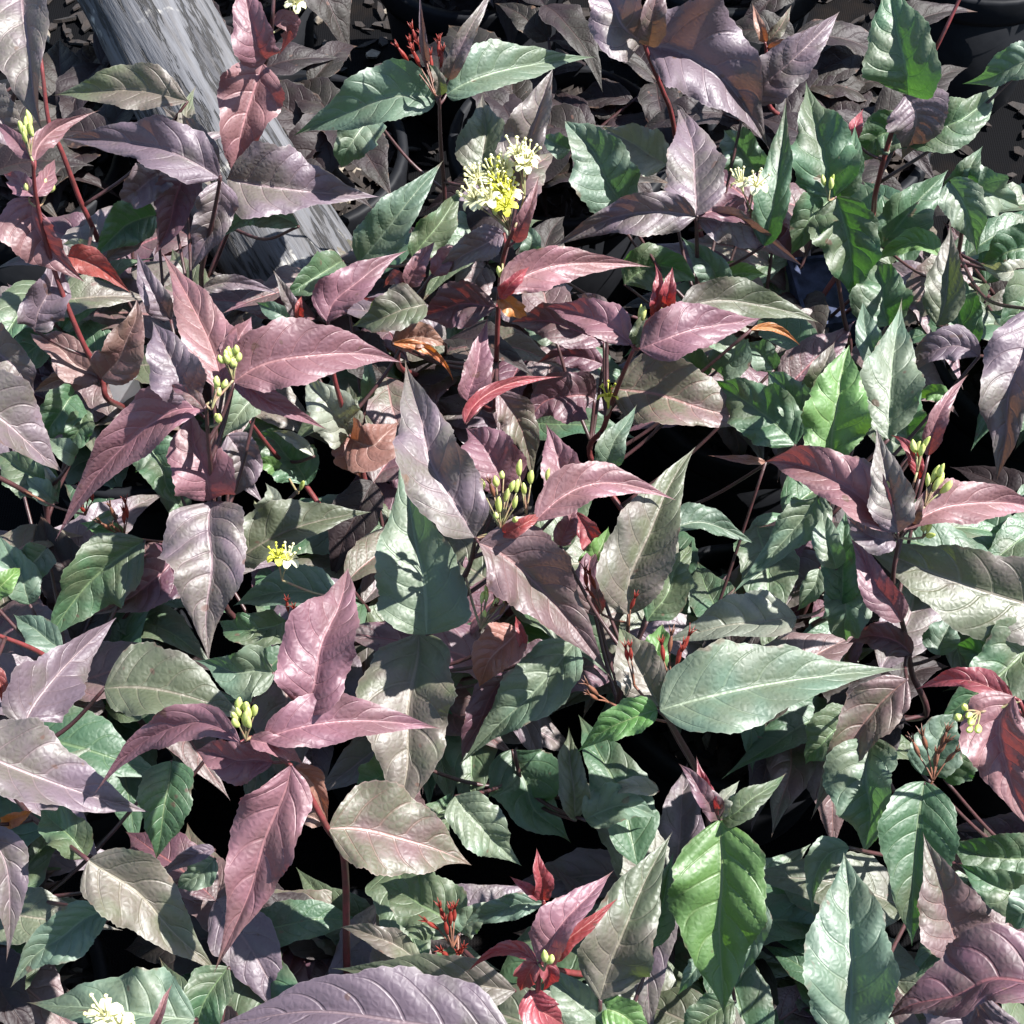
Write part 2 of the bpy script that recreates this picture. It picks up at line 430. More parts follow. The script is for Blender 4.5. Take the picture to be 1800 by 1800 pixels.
# ------------------------------------------------------------------ wooden rail
A = unproject(95, -260, 0.275)
B_ = unproject(572, 560, 0.235)
b = MB(); n = 36; m = 60
rs = random.Random(3); ax = B_ - A; Lr = float(np.linalg.norm(ax))
vs = []
for i in range(m + 1):
    for k in range(n):
        a = 2 * math.pi * k / n
        r = 0.0525 * (1 + 0.05 * math.cos(2 * a + 0.4) + 0.035 * math.cos(3 * a + 1) + 0.018 * math.sin(9 * a + 0.6 * math.sin(i * .13)) + rs.uniform(-.008, .008) + 0.010 * math.sin(17 * a + i * 0.04))
        if k in (2, 5, 7, 9, 13, 19, 24, 28, 33): r *= 0.93 + 0.03 * math.sin(i * .3 + k)
        vs.append((r * math.cos(a) + 0.004 * math.sin(i * .11), r * math.sin(a), Lr * i / m))
fs = [(i * n + k, i * n + (k + 1) % n, (i + 1) * n + (k + 1) % n, (i + 1) * n + k) for i in range(m) for k in range(n)]
fs += [tuple(reversed(range(n))), tuple(range(m * n, m * n + n))]
b.add(vs, fs)
rail = obj('wooden_rail', b.mesh('wooden_rail', M_WOOD), loc=tuple(A))
rail.rotation_euler = Vector(ax).to_track_quat('Z', 'Y').to_euler()
tag(rail, 'weathered grey cracked wooden rail lying slanted between the potted shrubs', 'rail')


# ------------------------------------------------------------------ leaves
def leaf_geometry(C, vref, hw, aL, aR, rng, NT=61, NS=8, teeth=0.018, und=0.12, quilt=0.10, curl=-13.0):
    """C: NT x 3 midrib points, vref: direction the upper face looks, hw: half width, aL/aR: fold of each half (rad)"""
    t = np.linspace(0, 1, NT)
    wob = rng.uniform(-1, 1, 2) * 0.05 * hw
    C = C + (np.sin(2 * np.pi * rng.uniform(0.8, 1.6) * t + rng.uniform(0, 6)) * np.sin(np.pi * t))[:, None] * np.array([wob[0], wob[1], 0.0]) * 2
    T = np.gradient(C, axis=0); T /= np.linalg.norm(T, axis=1)[:, None]
    V = np.broadcast_to(vref, C.shape); V = V - T * (V * T).sum(1)[:, None]; V = V / np.linalg.norm(V, axis=1)[:, None]
    S = np.cross(V, T)
    e0, e1 = rng.uniform(0.76, 1.0), rng.uniform(1.5, 1.95)
    prof = t ** e0 * (1 - t) ** e1; prof = (prof / prof.max()) ** rng.uniform(0.82, 0.98)
    prof = np.maximum(prof, 0.035 * (1 - t))
    u = np.linspace(0, 1, NS + 1) ** 0.92
    cols = [None] * (2 * NS + 1)
    Nv = rng.integers(6, 9)
    amp = quilt * hw * rng.uniform(0.8, 1.4)
    uvs, uv2 = [None] * (2 * NS + 1), [None] * (2 * NS + 1)
    cr = math.radians(curl * rng.uniform(0.5, 1.4)); twist = math.radians(rng.uniform(-34, 34))
    for side, (sg, a0) in enumerate(((1, aL), (-1, aR))):
        ph = rng.uniform(0, 6.28); fq = rng.uniform(1.6, 3.2); off = 0.32 * side
        ph2 = rng.uniform(0, 6.28); fw = rng.uniform(2.2, 4.2); phw = rng.uniform(0, 6.28)
        x = np.zeros(NT); y = np.zeros(NT)
        taper = 0.8 + 0.2 * np.sin(np.pi * np.clip(t * 1.05, 0, 1))
        prev = 0.0
        for j in range(NS + 1):
            if j > 0:
                du = u[j] - u[j - 1]; um = 0.5 * (u[j] + u[j - 1])
                ang = a0 * taper + sg * twist * (t - 0.45) + cr * (um - 0.35) + 0.16 * np.sin(2 * np.pi * 1.3 * t + ph2) * um
                x = x + np.cos(ang) * du; y = y + np.sin(ang) * du
            w = hw * prof * (1 + 0.058 * u[j] ** 2 * np.sin(2 * np.pi * fw * t + phw) + 0.025 * u[j] ** 2 * np.sin(2 * np.pi * fw * 2.3 * t + ph))
            sc = np.ones(NT)
            if j == NS:
                k = (np.arange(NT) + 2 * side) % 3
                sc = 1 + teeth * (k - 1.0) * rng.uniform(0.3, 1.5, NT)
            q = Nv * (t - (0.10 * u[j] + 0.17 * u[j] ** 2.6) * (1 - 0.5 * t)) + off
            hq = amp * np.abs(np.sin(np.pi * q)) ** 0.7 * u[j] ** 0.4 * (1 - 0.8 * u[j] ** 5) * np.minimum(1, prof * 1.3)
            hu = und * hw * prof * u[j] ** 2.2 * np.sin(2 * np.pi * fq * t + ph) * (0.35 + 0.65 * prof)
            pos = C + S * (sg * x * w * sc)[:, None] + V * (y * w * sc + hq + hu)[:, None]
            idx = NS - j if side == 0 else NS + j
            cols[idx] = pos
            uvs[idx] = np.stack([np.full(NT, 0.5 - sg * 0.5 * u[j]), t], 1)
            uv2[idx] = np.stack([q, np.full(NT, u[j])], 1)
    nc = 2 * NS + 1
    verts = np.stack(cols, 1).reshape(-1, 3)
    uva = np.stack(uvs, 1).reshape(-1, 2); uvb = np.stack(uv2, 1).reshape(-1, 2)
    i, j = np.meshgrid(np.arange(NT - 1), np.arange(nc - 1), indexing='ij')
    a = (i * nc + j).ravel()
    faces = np.stack([a, a + 1, a + nc + 1, a + nc], 1)
    return verts, faces, uva, uvb


def solve_fold(wl, wr, f):
    """fold angles of the two halves from their apparent widths"""
    wn, ww = min(wl, wr), max(wl, wr)
    an = f
    for _ in range(30):
        aw = max(min(2 * f - an, 1.0), -1.0)
        W = ww / math.cos(aw)
        tgt = math.acos(max(0.2, min(1.0, wn / W)))
        an += 0.4 * (tgt - an)
    aw = max(min(2 * f - an, 1.0), -1.0)
    W = ww / math.cos(aw)
    return (an, aw, W) if wl <= wr else (aw, an, W)


DATA = """
@ a0 d 30,-90,52 60,-20,47 75,60,41
V 40,-70 47,90 76,235 32,75 50,46 f=18
V -40,150 0,210 45,250 40,40 40,37
@ a1 r 58,283,50 64,350,47 92,465,42 140,590,37 178,665,33 188,700,31
P 62,283 90,232 178,193 14,22 49,48 f=40
P 55,280 25,245 -30,200 15,15 49,48
P 62,350 72,415 152,498 28,62 46,41
P 60,345 35,322 5,305 20,20 47,46
P 62,345 82,312 97,278 15,17 47,46
S 178,665 225,600 240,526 38,38 34,40
S 176,665 110,622 52,585 28,38 33,35
S 176,666 110,668 58,690 22,16 33,32
V 60,580 80,520 105,445 32,42 38,41
@ a2 r 66,50,46 75,130,44 86,215,41 108,265,39 140,350,35 178,440,30
O 330,178 210,160 92,168 26,48 42,40
R 120,450 175,472 236,520 25,22 41,39 f=30
C 180,452 140,432 108,430 14,14 31,31
@ a3 d 388,310,46 375,380,42 355,470,37 345,540,31
V 385,312 262,258 98,243 36,54 45,44 a=2
V 389,318 372,390 335,480 32,38 43,38
V 385,302 335,240 280,182 25,28 41,40
V 290,300 245,330 212,352 32,32 37,36
G 275,378 215,402 165,455 38,38 33,32
D 322,300 305,370 270,452 36,40 37,34
B 188,455 240,410 273,368 15,20 31,32
V 386,306 330,270 262,215 26,30 42,40
O 380,330 330,235 345,150 20,24 40,41
@ a4 d 482,-20,53 478,40,51 468,105,46 455,135,45 440,260,38 430,330,33
P 462,112 432,210 411,342 48,58 46,40 f=25
P 468,105 440,50 430,-60 40,34 48,52
P 481,42 508,48 488,102 22,16 50,47
V 400,315 520,335 668,346 75,42 41,39 f=25
T 525,398 450,376 383,425 24,22 39,37
@ b1 d 772,170,47 775,260,40 782,370,33
T 765,172 650,182 514,240 38,62 46,43 f=25 a=1.5
T 785,166 885,124 1048,100 60,26 46,44 f=25 a=1.5
V 750,112 743,60 738,-12 7,7 48,54 f=40
V 788,140 822,60 872,-30 17,17 47,52
O 775,168 768,132 752,112 10,12 47,49
T 657,205 618,250 600,296 36,36 40,38
T 632,462 705,372 780,281 44,36 38,43
G 725,452 770,392 816,328 26,32 36,38
O 852,312 850,240 848,163 46,34 40,42
@ c1 r 905,400,48 885,450,45 876,540,40 872,650,34 868,720,29
V 912,335 938,225 972,120 52,18 47,53 f=28
P 905,425 926,378 948,305 18,14 46,50
P 880,516 985,466 1147,470 36,34 45,43 a=1
V 886,410 832,440 741,499 24,32 46,41
R 878,524 905,492 932,468 12,14 45,46
Y 880,520 902,540 927,556 15,18 44,42
D 872,540 800,538 733,562 42,38 41,38
P 822,705 838,640 858,555 22,30 39,42
R 818,744 872,684 992,662 14,13 44,43 f=35
B 872,688 915,752 937,852 36,28 40,35
Z 690,605 745,592 787,612 28,22 40,40
Y 690,604 760,618 798,674 7,10 41,38
@ d1 r 1105,-30,51 1133,78,47 1165,160,42 1180,200,39 1200,300,33
V 1133,82 1248,122 1353,264 92,56 46,41 f=30 a=1.5
V 1128,75 1080,20 1025,-70 50,48 47,50
B 1140,80 1150,20 1165,-60 22,26 47,52
@ d2 d 1224,380,44 1226,470,38 1230,560,31
V 1222,379 1222,290 1188,182 50,55 44,44 f=15
V 1222,382 1105,378 958,442 40,32 44,41 a=1.5
D 1228,380 1285,372 1348,405 32,16 44,42
V 1226,386 1312,400 1414,471 16,42 43,39
G 1343,432 1368,310 1382,172 36,24 41,45
T 1102,377 1050,285 992,211 52,56 38,43
C 1172,290 1120,258 1058,222 38,42 38,39
T 1002,262 975,252 952,238 20,20 37,37
T 1332,302 1300,262 1272,228 42,32 37,38
V 1312,172 1390,108 1476,20 40,42 42,47
T 925,452 935,420 918,393 18,18 39,40
T 1264,502 1240,460 1195,415 30,28 37,39
L 1258,495 1300,482 1346,482 22,26 35,35
G 1098,500 1160,468 1232,500 40,40 33,33
@ e1 r 1700,-30,52 1645,85,48 1595,165,43 1565,240,40 1540,335,35 1525,400,30
G 1596,166 1585,80 1550,-55 72,56 44,50 f=15
V 1590,168 1610,215 1582,284 58,48 43,38 f=12
G 1590,225 1685,210 1763,138 42,46 39,41
G 1585,225 1540,245 1488,288 36,36 39,36
R 1500,246 1505,220 1518,190 12,13 40,41
T 1832,88 1770,124 1690,148 26,36 45,41
@ e2 d 1466,348,42 1468,450,36 1482,550,30 1492,620,26
G 1466,346 1440,250 1416,142 48,60 42,45
G 1470,346 1492,430 1502,534 56,56 42,36
G 1460,350 1422,392 1388,452 36,36 41,38
G 1472,346 1496,290 1502,215 22,26 41,43
@ e3 d 1672,320,42 1690,400,37 1690,480,31
G 1548,432 1602,368 1667,298 36,46 36,39
G 1690,332 1702,300 1728,256 28,26 40,43
T 1668,318 1702,380 1718,454 36,34 42,37
T 1672,325 1742,342 1797,366 40,38 41,39
L 1652,450 1598,428 1528,466 14,26 38,36
O 1648,572 1668,480 1669,386 38,28 39,42
G 1702,622 1680,540 1690,470 46,42 33,34
G 1835,430 1780,442 1725,462 42,42 36,35
C 1805,470 1765,478 1722,462 16,20 37,36
G 1835,470 1795,540 1768,590 46,38 40,38
V 1815,545 1780,690 1752,847 44,58 46,40 f=22
T 1802,572 1770,560 1735,545 18,20 36,36
@ f1 d 362,712,49 368,800,44 375,880,39 388,990,32 412,1085,26
V 340,712 305,640 268,564 50,42 48,50
P 392,688 352,565 282,440 42,48 47,48 f=18
V 300,562 265,505 239,438 26,20 43,45
V 358,507 420,498 492,518 15,13 43,43
P 360,722 240,762 96,952 34,54 48,40 a=2.5 f=25
D 358,718 325,688 288,678 12,13 49,49
P 412,672 545,620 709,638 68,46 48,46 f=22 a=1.5
P 405,655 422,600 442,556 26,32 46,48
P 413,664 482,708 579,757 24,20 47,43
P 372,878 350,800 332,715 60,42 40,44
T 456,690 422,725 386,776 28,30 41,40
V 400,765 425,815 412,872 34,40 36,33
G 262,768 285,832 322,892 42,42 34,32
V 373,882 366,1000 367,1167 62,88 40,36 f=16
O 414,988 515,930 653,900 60,28 36,38
@ f2 r 576,562,45 585,650,41 600,710,38 616,768,34 640,840,28
P 575,565 618,500 719,439 42,30 45,47
V 523,560 505,522 480,474 11,13 44,47
R 526,560 526,540 530,520 8,8 44,46
T 512,562 480,546 448,530 16,16 40,40
O 748,534 690,552 618,574 27,44 42,40
G 602,458 550,490 498,522 32,32 34,35
Z 616,770 660,778 702,738 42,46 35,36
Z 616,772 618,802 634,840 32,32 34,32
C 614,764 574,712 538,664 44,42 35,38
O 618,764 618,715 612,672 14,14 35,37
T 645,702 648,660 645,618 13,13 35,37
@ f3 r 440,742,39 485,800,34 535,850,29
G 540,852 500,792 448,760 42,40 32,34
C 552,802 516,770 478,758 12,10 35,35
L 490,830 468,815 440,812 14,14 33,33
C 454,902 478,880 466,848 22,22 34,36
@ g1 r 715,505,43 712,560,38 700,640,32
P 716,504 738,460 766,423 17,20 43,45
P 715,505 695,488 674,506 12,12 43,42
P 760,482 785,455 812,428 20,16 42,43
R 718,520 680,528 625,522 7,9 41,41
@ h1 d 836,946,45 818,1012,41 755,1118,35 732,1210,29
V 834,944 758,800 712,630 62,62 46,49 f=24
P 942,916 1050,852 1192,881 44,30 46,45 a=1
P 990,892 985,820 958,742 38,46 44,46
P 882,862 862,800 818,752 42,52 43,44
B 842,955 948,1030 1077,1197 78,62 45,39 f=26
R 880,940 920,922 952,900 14,14 45,46
Z 912,1108 872,1150 842,1208 32,44 37,34
R 922,1142 914,1110 906,1082 9,9 37,38
T 750,1115 736,970 698,786 88,62 38,43 f=18
O 736,1112 722,1275 688,1470 78,92 35,31 f=18
D 888,1190 842,1262 812,1336 32,32 33,30
T 1012,1128 915,1238 803,1348 42,58 36,31
@ i1 r 1115,611,44 1086,680,40 1062,750,35 1042,815,30
P 1110,606 1035,556 953,540 26,38 44,42
D 1062,602 980,570 898,566 32,38 39,38
P 1125,613 1225,580 1340,560 54,40 45,44 f=18
O 1190,548 1300,530 1442,568 42,32 42,40
R 1150,562 1160,512 1150,460 16,13 45,48
R 1156,562 1174,512 1182,468 15,16 45,48
Y 1320,580 1365,578 1407,608 8,7 41,39
O 1115,606 1126,575 1137,546 13,15 44,46
T 977,596 945,585 912,568 16,14 37,37
V 1067,546 1040,530 1013,518 13,16 41,41
D 1045,702 980,698 918,752 46,44 34,33
B 1076,682 1205,708 1340,750 78,48 38,37 f=20
T 1058,832 1082,778 1120,710 26,24 40,43
G 1398,782 1330,718 1232,664 54,52 39,38 f=15
T 1260,652 1290,620 1302,588 42,28 37,38
T 1360,650 1335,620 1310,605 22,26 37,37
G 1242,662 1210,634 1178,608 32,28 36,36
D 1060,640 1000,625 940,640 22,22 35,34
@ k0 d 1105,1080,41 1100,1180,34 1095,1250,28
O 1105,1080 1132,945 1223,785 62,58 41,45 f=26
Z 1346,812 1300,808 1243,800 6,9 38,38
T 1180,932 1242,922 1331,958 34,16 39,37
G 1138,1092 1182,1020 1217,948 32,38 37,38
D 1052,1082 1036,1020 1045,958 28,24 35,36
R 1012,900 1045,965 1040,1010 20,20 35,33
P 985,960 1000,915 1020,880 18,20 41,43
L 1030,1000 1055,965 1070,925 22,22 35,36
@ j0 d 1462,815,42 1455,900,36 1450,980,30
L 1462,815 1470,712 1493,606 56,56 42,46 f=24
O 1430,692 1445,650 1468,600 24,24 40,43
T 1422,742 1385,690 1348,652 32,32 39,40
T 1562,772 1568,650 1586,521 52,54 42,44 f=18
T 1542,642 1525,590 1516,526 20,26 40,41
G 1602,792 1592,738 1624,678 42,42 35,37
V 1722,626 1648,612 1575,688 20,36 44,41
G 1562,572 1550,510 1542,450 52,44 35,36
L 1672,702 1640,690 1616,702 15,15 37,36
@ j1 d 1580,945,46 1570,1030,42 1590,1110,38 1602,1180,34 1618,1262,28
P 1570,936 1460,838 1343,812 38,54 47,46 f=25 a=1
V 1578,936 1560,850 1540,748 36,38 47,50
R 1616,842 1600,790 1563,764 12,13 47,48
P 1632,800 1652,728 1702,658 15,19 46,49
P 1590,932 1700,884 1845,902 44,32 47,45
V 1574,948 1530,942 1488,908 26,26 46,45
B 1598,930 1610,900 1622,870 13,13 46,48
P 1584,1092 1538,1020 1495,944 30,28 41,43
D 1602,1152 1550,1118 1488,1132 28,26 37,36
T 1652,1152 1662,1110 1684,1076 32,26 36,37
B 1594,1195 1508,1290 1424,1444 42,48 40,34
G 1510,1262 1450,1300 1415,1346 42,42 34,32
@ j2 d 1890,1090,42 1900,1200,34
O 1885,1085 1700,1028 1496,945 80,74 41,43 f=16
G 1780,1182 1725,1150 1670,1130 36,40 36,35
@ j3 d 1440,868,42 1450,950,37 1478,1060,32
T 1440,868 1400,925 1283,1048 38,38 42,37
T 1470,1000 1455,945 1445,890 26,24 40,41
G 1480,1062 1482,980 1486,896 36,30 38,40
T 1480,1030 1484,1080 1488,1128 42,42 38,35
C 1400,1086 1300,1098 1166,1127 24,58 38,37
T 1440,1000 1425,1040 1400,1075 20,20 36,34
@ k1 d 1162,1248,44 1190,1290,40 1228,1360,35 1245,1420,29
T 1160,1248 1360,1202 1598,1175 88,58 44,42 f=20
L 1156,1248 1088,1272 1013,1323 27,36 43,40
O 1160,1240 1120,1170 1088,1098 42,46 40,41
L 1140,1190 1155,1140 1165,1095 24,24 38,39
@ l1 r 1792,1232,50 1830,1330,44 1850,1430,36
P 1782,1225 1760,1330 1832,1482 52,64 50,45
R 1782,1240 1700,1196 1606,1214 16,27 48,46
G 1842,1120 1745,1190 1638,1290 62,62 40,37
T 1622,1362 1650,1302 1684,1252 42,46 36,38
G 1660,1370 1695,1330 1725,1295 32,34 35,36
@ m1 d 1625,1376,40 1628,1470,33 1630,1540,28
G 1625,1374 1608,1510 1603,1664 66,62 40,35 f=22
T 1530,1298 1527,1400 1520,1502 38,72 37,33 f=25
T 1492,1490 1440,1522 1430,1612 20,32 36,33
T 1488,1845 1497,1670 1483,1498 82,78 42,44 f=22
B 1692,1684 1656,1570 1622,1462 56,66 42,46 f=20
G 1850,1500 1760,1508 1666,1478 62,44 34,34
G 1845,1602 1760,1560 1685,1518 42,42 34,35
T 1852,1600 1802,1600 1766,1624 26,42 38,37
@ m2 r 1855,1735,48 1870,1850,40
D 1852,1735 1700,1735 1556,1795 34,95 48,44 f=20
V 1722,1740 1702,1800 1680,1885 72,82 43,39
@ n1 d 1265,1440,42 1268,1500,36 1272,1590,30
D 1262,1442 1235,1392 1193,1342 16,22 42,45
R 1262,1440 1240,1390 1224,1328 15,15 42,45
C 1264,1440 1275,1405 1300,1372 14,16 42,43
G 1270,1440 1322,1408 1383,1358 26,22 42,43
L 1265,1442 1268,1600 1272,1784 78,90 42,36 f=18
T 1340,1588 1326,1650 1300,1722 22,26 34,32
T 1232,1680 1215,1715 1190,1750 14,16 33,32
G 1292,1762 1245,1788 1188,1832 32,36 33,31
@ n2 d 1055,1757,40 1060,1850,34
O 1055,1757 1102,1620 1182,1462 62,64 40,44 f=20
G 1150,1665 1165,1580 1185,1495 26,26 36,39
T 1072,1812 1010,1755 955,1700 42,42 38,39
L 1060,1772 1100,1790 1145,1832 32,32 39,37
@ o1 r 948,1695,48 945,1760,44 940,1840,37
P 950,1695 998,1615 1079,1530 46,26 48,50
R 960,1690 1012,1642 1087,1578 14,18 47,48 f=35
R 945,1696 888,1668 817,1714 11,16 48,45
R 945,1690 926,1715 914,1742 20,20 48,45
R 950,1690 966,1715 952,1744 16,16 48,45
R 930,1742 952,1776 994,1802 32,32 45,42
@ o2 r 955,1582,41 960,1640,36 965,1700,30
R 955,1582 950,1540 943,1490 15,19 41,44
R 950,1576 925,1562 896,1540 9,11 41,42
T 958,1588 880,1598 803,1638 22,22 40,38
@ o3 d 805,1645,38 810,1720,32
G 806,1642 745,1588 666,1553 52,62 37,36
T 810,1640 835,1610 870,1585 26,24 38,39
O 738,1692 668,1648 597,1630 20,24 37,37
O 905,1742 742,1718 582,1702 44,42 40,38
@ o4 d 905,1840,45 910,1900,38
V 900,1832 620,1785 345,1815 70,92 46,44 f=16
@ r1 d 345,1792,43 350,1880,36
T 342,1792 190,1778 46,1762 38,82 44,42 f=18
G 402,1700 362,1760 338,1832 42,42 38,35
P 262,1835 280,1780 304,1728 9,9 50,52 f=40
@ p1 d 155,1512,42 60,1440,38 -10,1385,33
O 156,1512 258,1590 390,1720 62,64 42,37 f=22
G 152,1506 112,1460 70,1424 36,36 40,39
V 377,1494 330,1508 280,1542 12,16 40,38
T 378,1510 345,1540 308,1562 26,26 36,35
G 302,1338 290,1420 274,1512 46,46 36,33
T 192,1600 100,1648 18,1737 44,38 38,36
V -30,1450 15,1550 10,1695 38,34 40,36
Y 0,1452 30,1438 57,1424 12,14 38,38
@ q1 r 440,1296,50 512,1348,47 575,1455,42 605,1510,37
P 535,1252 574,1130 612,998 72,54 50,52 f=22
P 465,1300 600,1268 777,1281 52,34 50,48 f=24 a=1
P 422,1305 298,1278 163,1400 28,34 50,44 a=1
P 512,1345 466,1490 375,1714 54,66 49,42 f=18
P 480,1340 410,1332 343,1318 42,32 47,46
P 440,1300 490,1315 535,1345 20,16 50,48
Z 515,1352 552,1382 577,1452 22,26 46,42
B 578,1456 702,1472 829,1521 86,68 42,39 f=16
S 570,1450 535,1430 503,1432 16,18 42,41
@ s1 d 40,1275,42 60,1340,36 90,1400,30
V 44,1276 92,1196 205,1085 52,58 42,40
V -65,1308 80,1372 264,1428 88,48 45,41 f=22
O 184,1210 312,1220 442,1269 82,50 42,41 f=18
T 482,1182 420,1178 338,1160 52,38 39,38
@ s2 r -20,1110,40 75,1150,36 120,1200,30
R -30,1180 0,1200 6,1262 16,16 42,40
T 110,1142 60,1108 22,1078 26,28 34,34
L -20,1052 10,1022 36,998 20,20 36,37
G 255,950 152,1030 70,1152 68,48 36,31
D 312,958 262,1028 158,1082 46,44 33,31
T 82,962 40,990 0,948 30,30 34,33
T 52,1062 30,1000 -5,938 30,28 33,34
L 215,942 180,928 140,920 14,16 33,33
T 205,905 175,915 150,935 10,10 34,33
@ s3 d 600,1052,38 590,1130,31
T 602,1052 500,1040 408,1066 28,48 38,37
G 502,1092 440,1108 383,1090 32,32 35,34
@ v0 d -95,690,46 -60,800,38 40,862,33 82,898,28
V -92,688 5,745 113,833 80,40 46,41 f=22
V -40,600 10,632 62,692 46,50 35,33
G 132,690 100,730 78,782 36,34 33,31
G 150,720 135,760 110,795 24,24 33,31
T 132,802 110,790 82,768 16,22 34,34
T 97,882 70,860 46,838 20,20 31,31
G 102,884 50,832 -5,798 42,34 30,31
C 96,862 88,838 74,815 9,10 31,32
@ w1 d 905,1320,32 910,1400,26
G 900,1318 932,1400 1004,1482 62,62 30,27
T 800,1400 852,1462 917,1522 42,42 33,30
O 1012,1442 1005,1360 1000,1278 26,26 32,34
T 1030,1442 1092,1418 1162,1440 42,28 33,32
C 1157,1390 1100,1384 1048,1404 12,18 34,33
G 700,1330 660,1370 620,1390 36,36 31,30
@ x1 r 1345,75,33 1350,130,28 1355,190,24
Z 1345,75 1335,45 1322,5 9,9 31,33
B 1348,78 1372,45 1392,8 10,12 31,33
Z 1350,85 1385,75 1415,62 9,10 32,33
"""
shoots = []
for line in DATA.strip().splitlines():
    p = line.split()
    if p[0] == '@':
        pts = [tuple(map(float, s.split(','))) for s in p[3:]]
        shoots.append({'name': p[1], 'red': p[2] == 'r', 'px': pts, 'leaves': []})
    else:
        r = [tuple(map(float, s.split(','))) for s in p[1:6]]
        opt = dict(s.split('=') for s in p[6:])
        shoots[-1]['leaves'].append((p[0], r, {k: float(v) for k, v in opt.items()}))

# plants: one Empty per pot that carries anything
plants = {}
PLANT_LABELS = ['shrub with a bronze-green leaf on a slanting dark stem and pale violet leaves', 'shrub with a large pink four-leaf rosette and cream buds on a red stem', 'green shrub with a bright green drooping leaf and a young red shoot', 'shrub with a dark red leaf, yellow buds and a dark purple arched leaf',
 'shrub with a quilted violet leaf, a short red stem and small pale green leaves', 'pink and violet shrub with round yellow-green buds and a tall violet leaf', 'shrub with twin yellow bud clusters and a large grey-green horizontal leaf', 'shrub with one broad olive leaf half shaded, beside the twin-bud shrub',
 'violet-leaved shrub with long red stems crossing the grey wooden rail', 'shrub with a white and yellow flower cluster and a bright red seed head', 'shrub with a violet three-leaf crown and a dark green rosette with tiny buds', 'shrub with pale green pointed leaves and a drooping violet leaf',
 'shrub with a long violet hanging leaf, left of the wooden rail', 'low dark purple shrub between the wooden rail and the red seed heads', 'low dark purple shrub behind the white flower cluster', 'low dark purple shrub behind the dark green rosette',
 'low dark shrub at the far end of the wooden rail', 'low dark shrub in the back row behind the red seed heads', 'low dark shrub in the back row behind the violet arched leaf', 'low dark shrub in the back row behind the tall dark green leaf']


def plant_at(i):
    if i not in plants:
        x, y = POTS[i]
        e = obj('shrub', None, loc=(x, y, SOIL_Z))
        tag(e, PLANT_LABELS[i], 'shrub', 'shrubs growing in black nursery pots')
        plants[i] = e
    return plants[i]


POTXY = np.array(POTS)
stem_pts = []
for sh in shoots:
    P = np.array([unproject(x, y, z / 100.0) for x, y, z in sh['px']])
    sh['top'] = P[0]
    low = P[-1]
    mean = P[:, :2].mean(0)
    d = np.hypot(*(POTXY - (0.35 * mean + 0.65 * low[:2])).T)
    sh['pot'] = int(np.argmin(d))
    c = POTXY[sh['pot']] + RNG.uniform(-0.025, 0.025, 2)
    v = c - low[:2]
    base = np.array([c[0], c[1], SOIL_Z + 0.004])
    k1 = low + (base - low) * 0.5; k1[2] = base[2] + (low[2] - base[2]) * 0.55
    sh['curve'] = catmull(np.vstack([P, k1, base]), 7)

leafcount = 0
for si, sh in enumerate(shoots):
    plant = plant_at(sh['pot']); org = np.array(plant.location)
    cv = sh['curve']
    s = np.linspace(0, 1, len(cv))
    mb = MB(); mb.tube(cv - org, 0.0011 + 0.0014 * s ** 0.7, 8)
    tw = []
    # swollen nodes
    nodes = []
    for (code, r, opt) in sh['leaves']:
        b0 = unproject(r[0][0], r[0][1], r[4][0] / 100)
        d = np.linalg.norm(cv - b0, axis=1)
        hd = np.linalg.norm(cv[:, :2] - b0[:2], axis=1); dz = b0[2] - cv[:, 2]
        bad = (d > 0.018) & (dz < 0.75 * hd)
        j = int(np.argmin(np.where(bad, d + 0.5, d)))
        if bad[j]:
            j = len(cv) - 3
        nodes.append(j)
        dd = float(np.linalg.norm(cv[j] - b0))
        if dd > 0.0015:
            e = cv[j]
            mid = 0.5 * (b0 + e); mid[2] -= 0.10 * dd
            r0 = 0.0009 if dd < 0.02 else 0.0011
            if dd >= 0.02:
                tw.append(MB())
            (mb if dd < 0.02 else tw[-1]).tube(catmull(np.vstack([b0, mid, e]), 5) - org, np.linspace(r0, r0 * 1.35, 11), 6)
    stem = obj('stem', mb.mesh('stem', M_STEM_R if sh['red'] else M_STEM_D), plant)
    for x in tw:
        obj('side_twig', x.mesh('side_twig', M_STEM_D), stem)
    for (code, r, opt) in sh['leaves']:
        rng = np.random.default_rng(1000 + leafcount); leafcount += 1
        (bx, by), (mx, my), (tx, ty), (wl, wr), (zb, zt) = r
        small = math.hypot(tx - bx, ty - by) < 75
        NT, NS = (37, 5) if small else (64, 8)
        t = np.linspace(0, 1, NT)
        cx, cy = 2 * mx - 0.5 * (bx + tx), 2 * my - 0.5 * (by + ty)
        px = (1 - t) ** 2 * bx + 2 * t * (1 - t) * cx + t * t * tx
        py = (1 - t) ** 2 * by + 2 * t * (1 - t) * cy + t * t * ty
        arch = opt.get('a', rng.uniform(0.2, 1.2)) / 100
        z = (zb + (zt - zb) * t) / 100 + 4 * arch * t * (1 - t) - rng.uniform(0, 0.008) * t ** 4
        C = unproject(px, py, z)
        mpt = C[NT // 2]
        v = CAMP - mpt; v /= np.linalg.norm(v)
        sc = depth_of(mpt) / FPX
        f = math.radians(min(46.0, opt.get('f', 22) * 1.6))
        aL, aR, W = solve_fold(wl, wr, f)
        ve, fa, ua, ub = leaf_geometry(C - org, v, W * sc, aL, aR, rng, NT, NS, und=opt.get('u', rng.uniform(0.14, 0.40)))
        obj('leaf', raw_mesh('leaf', ve, fa, LM[code], ua, ub), stem)

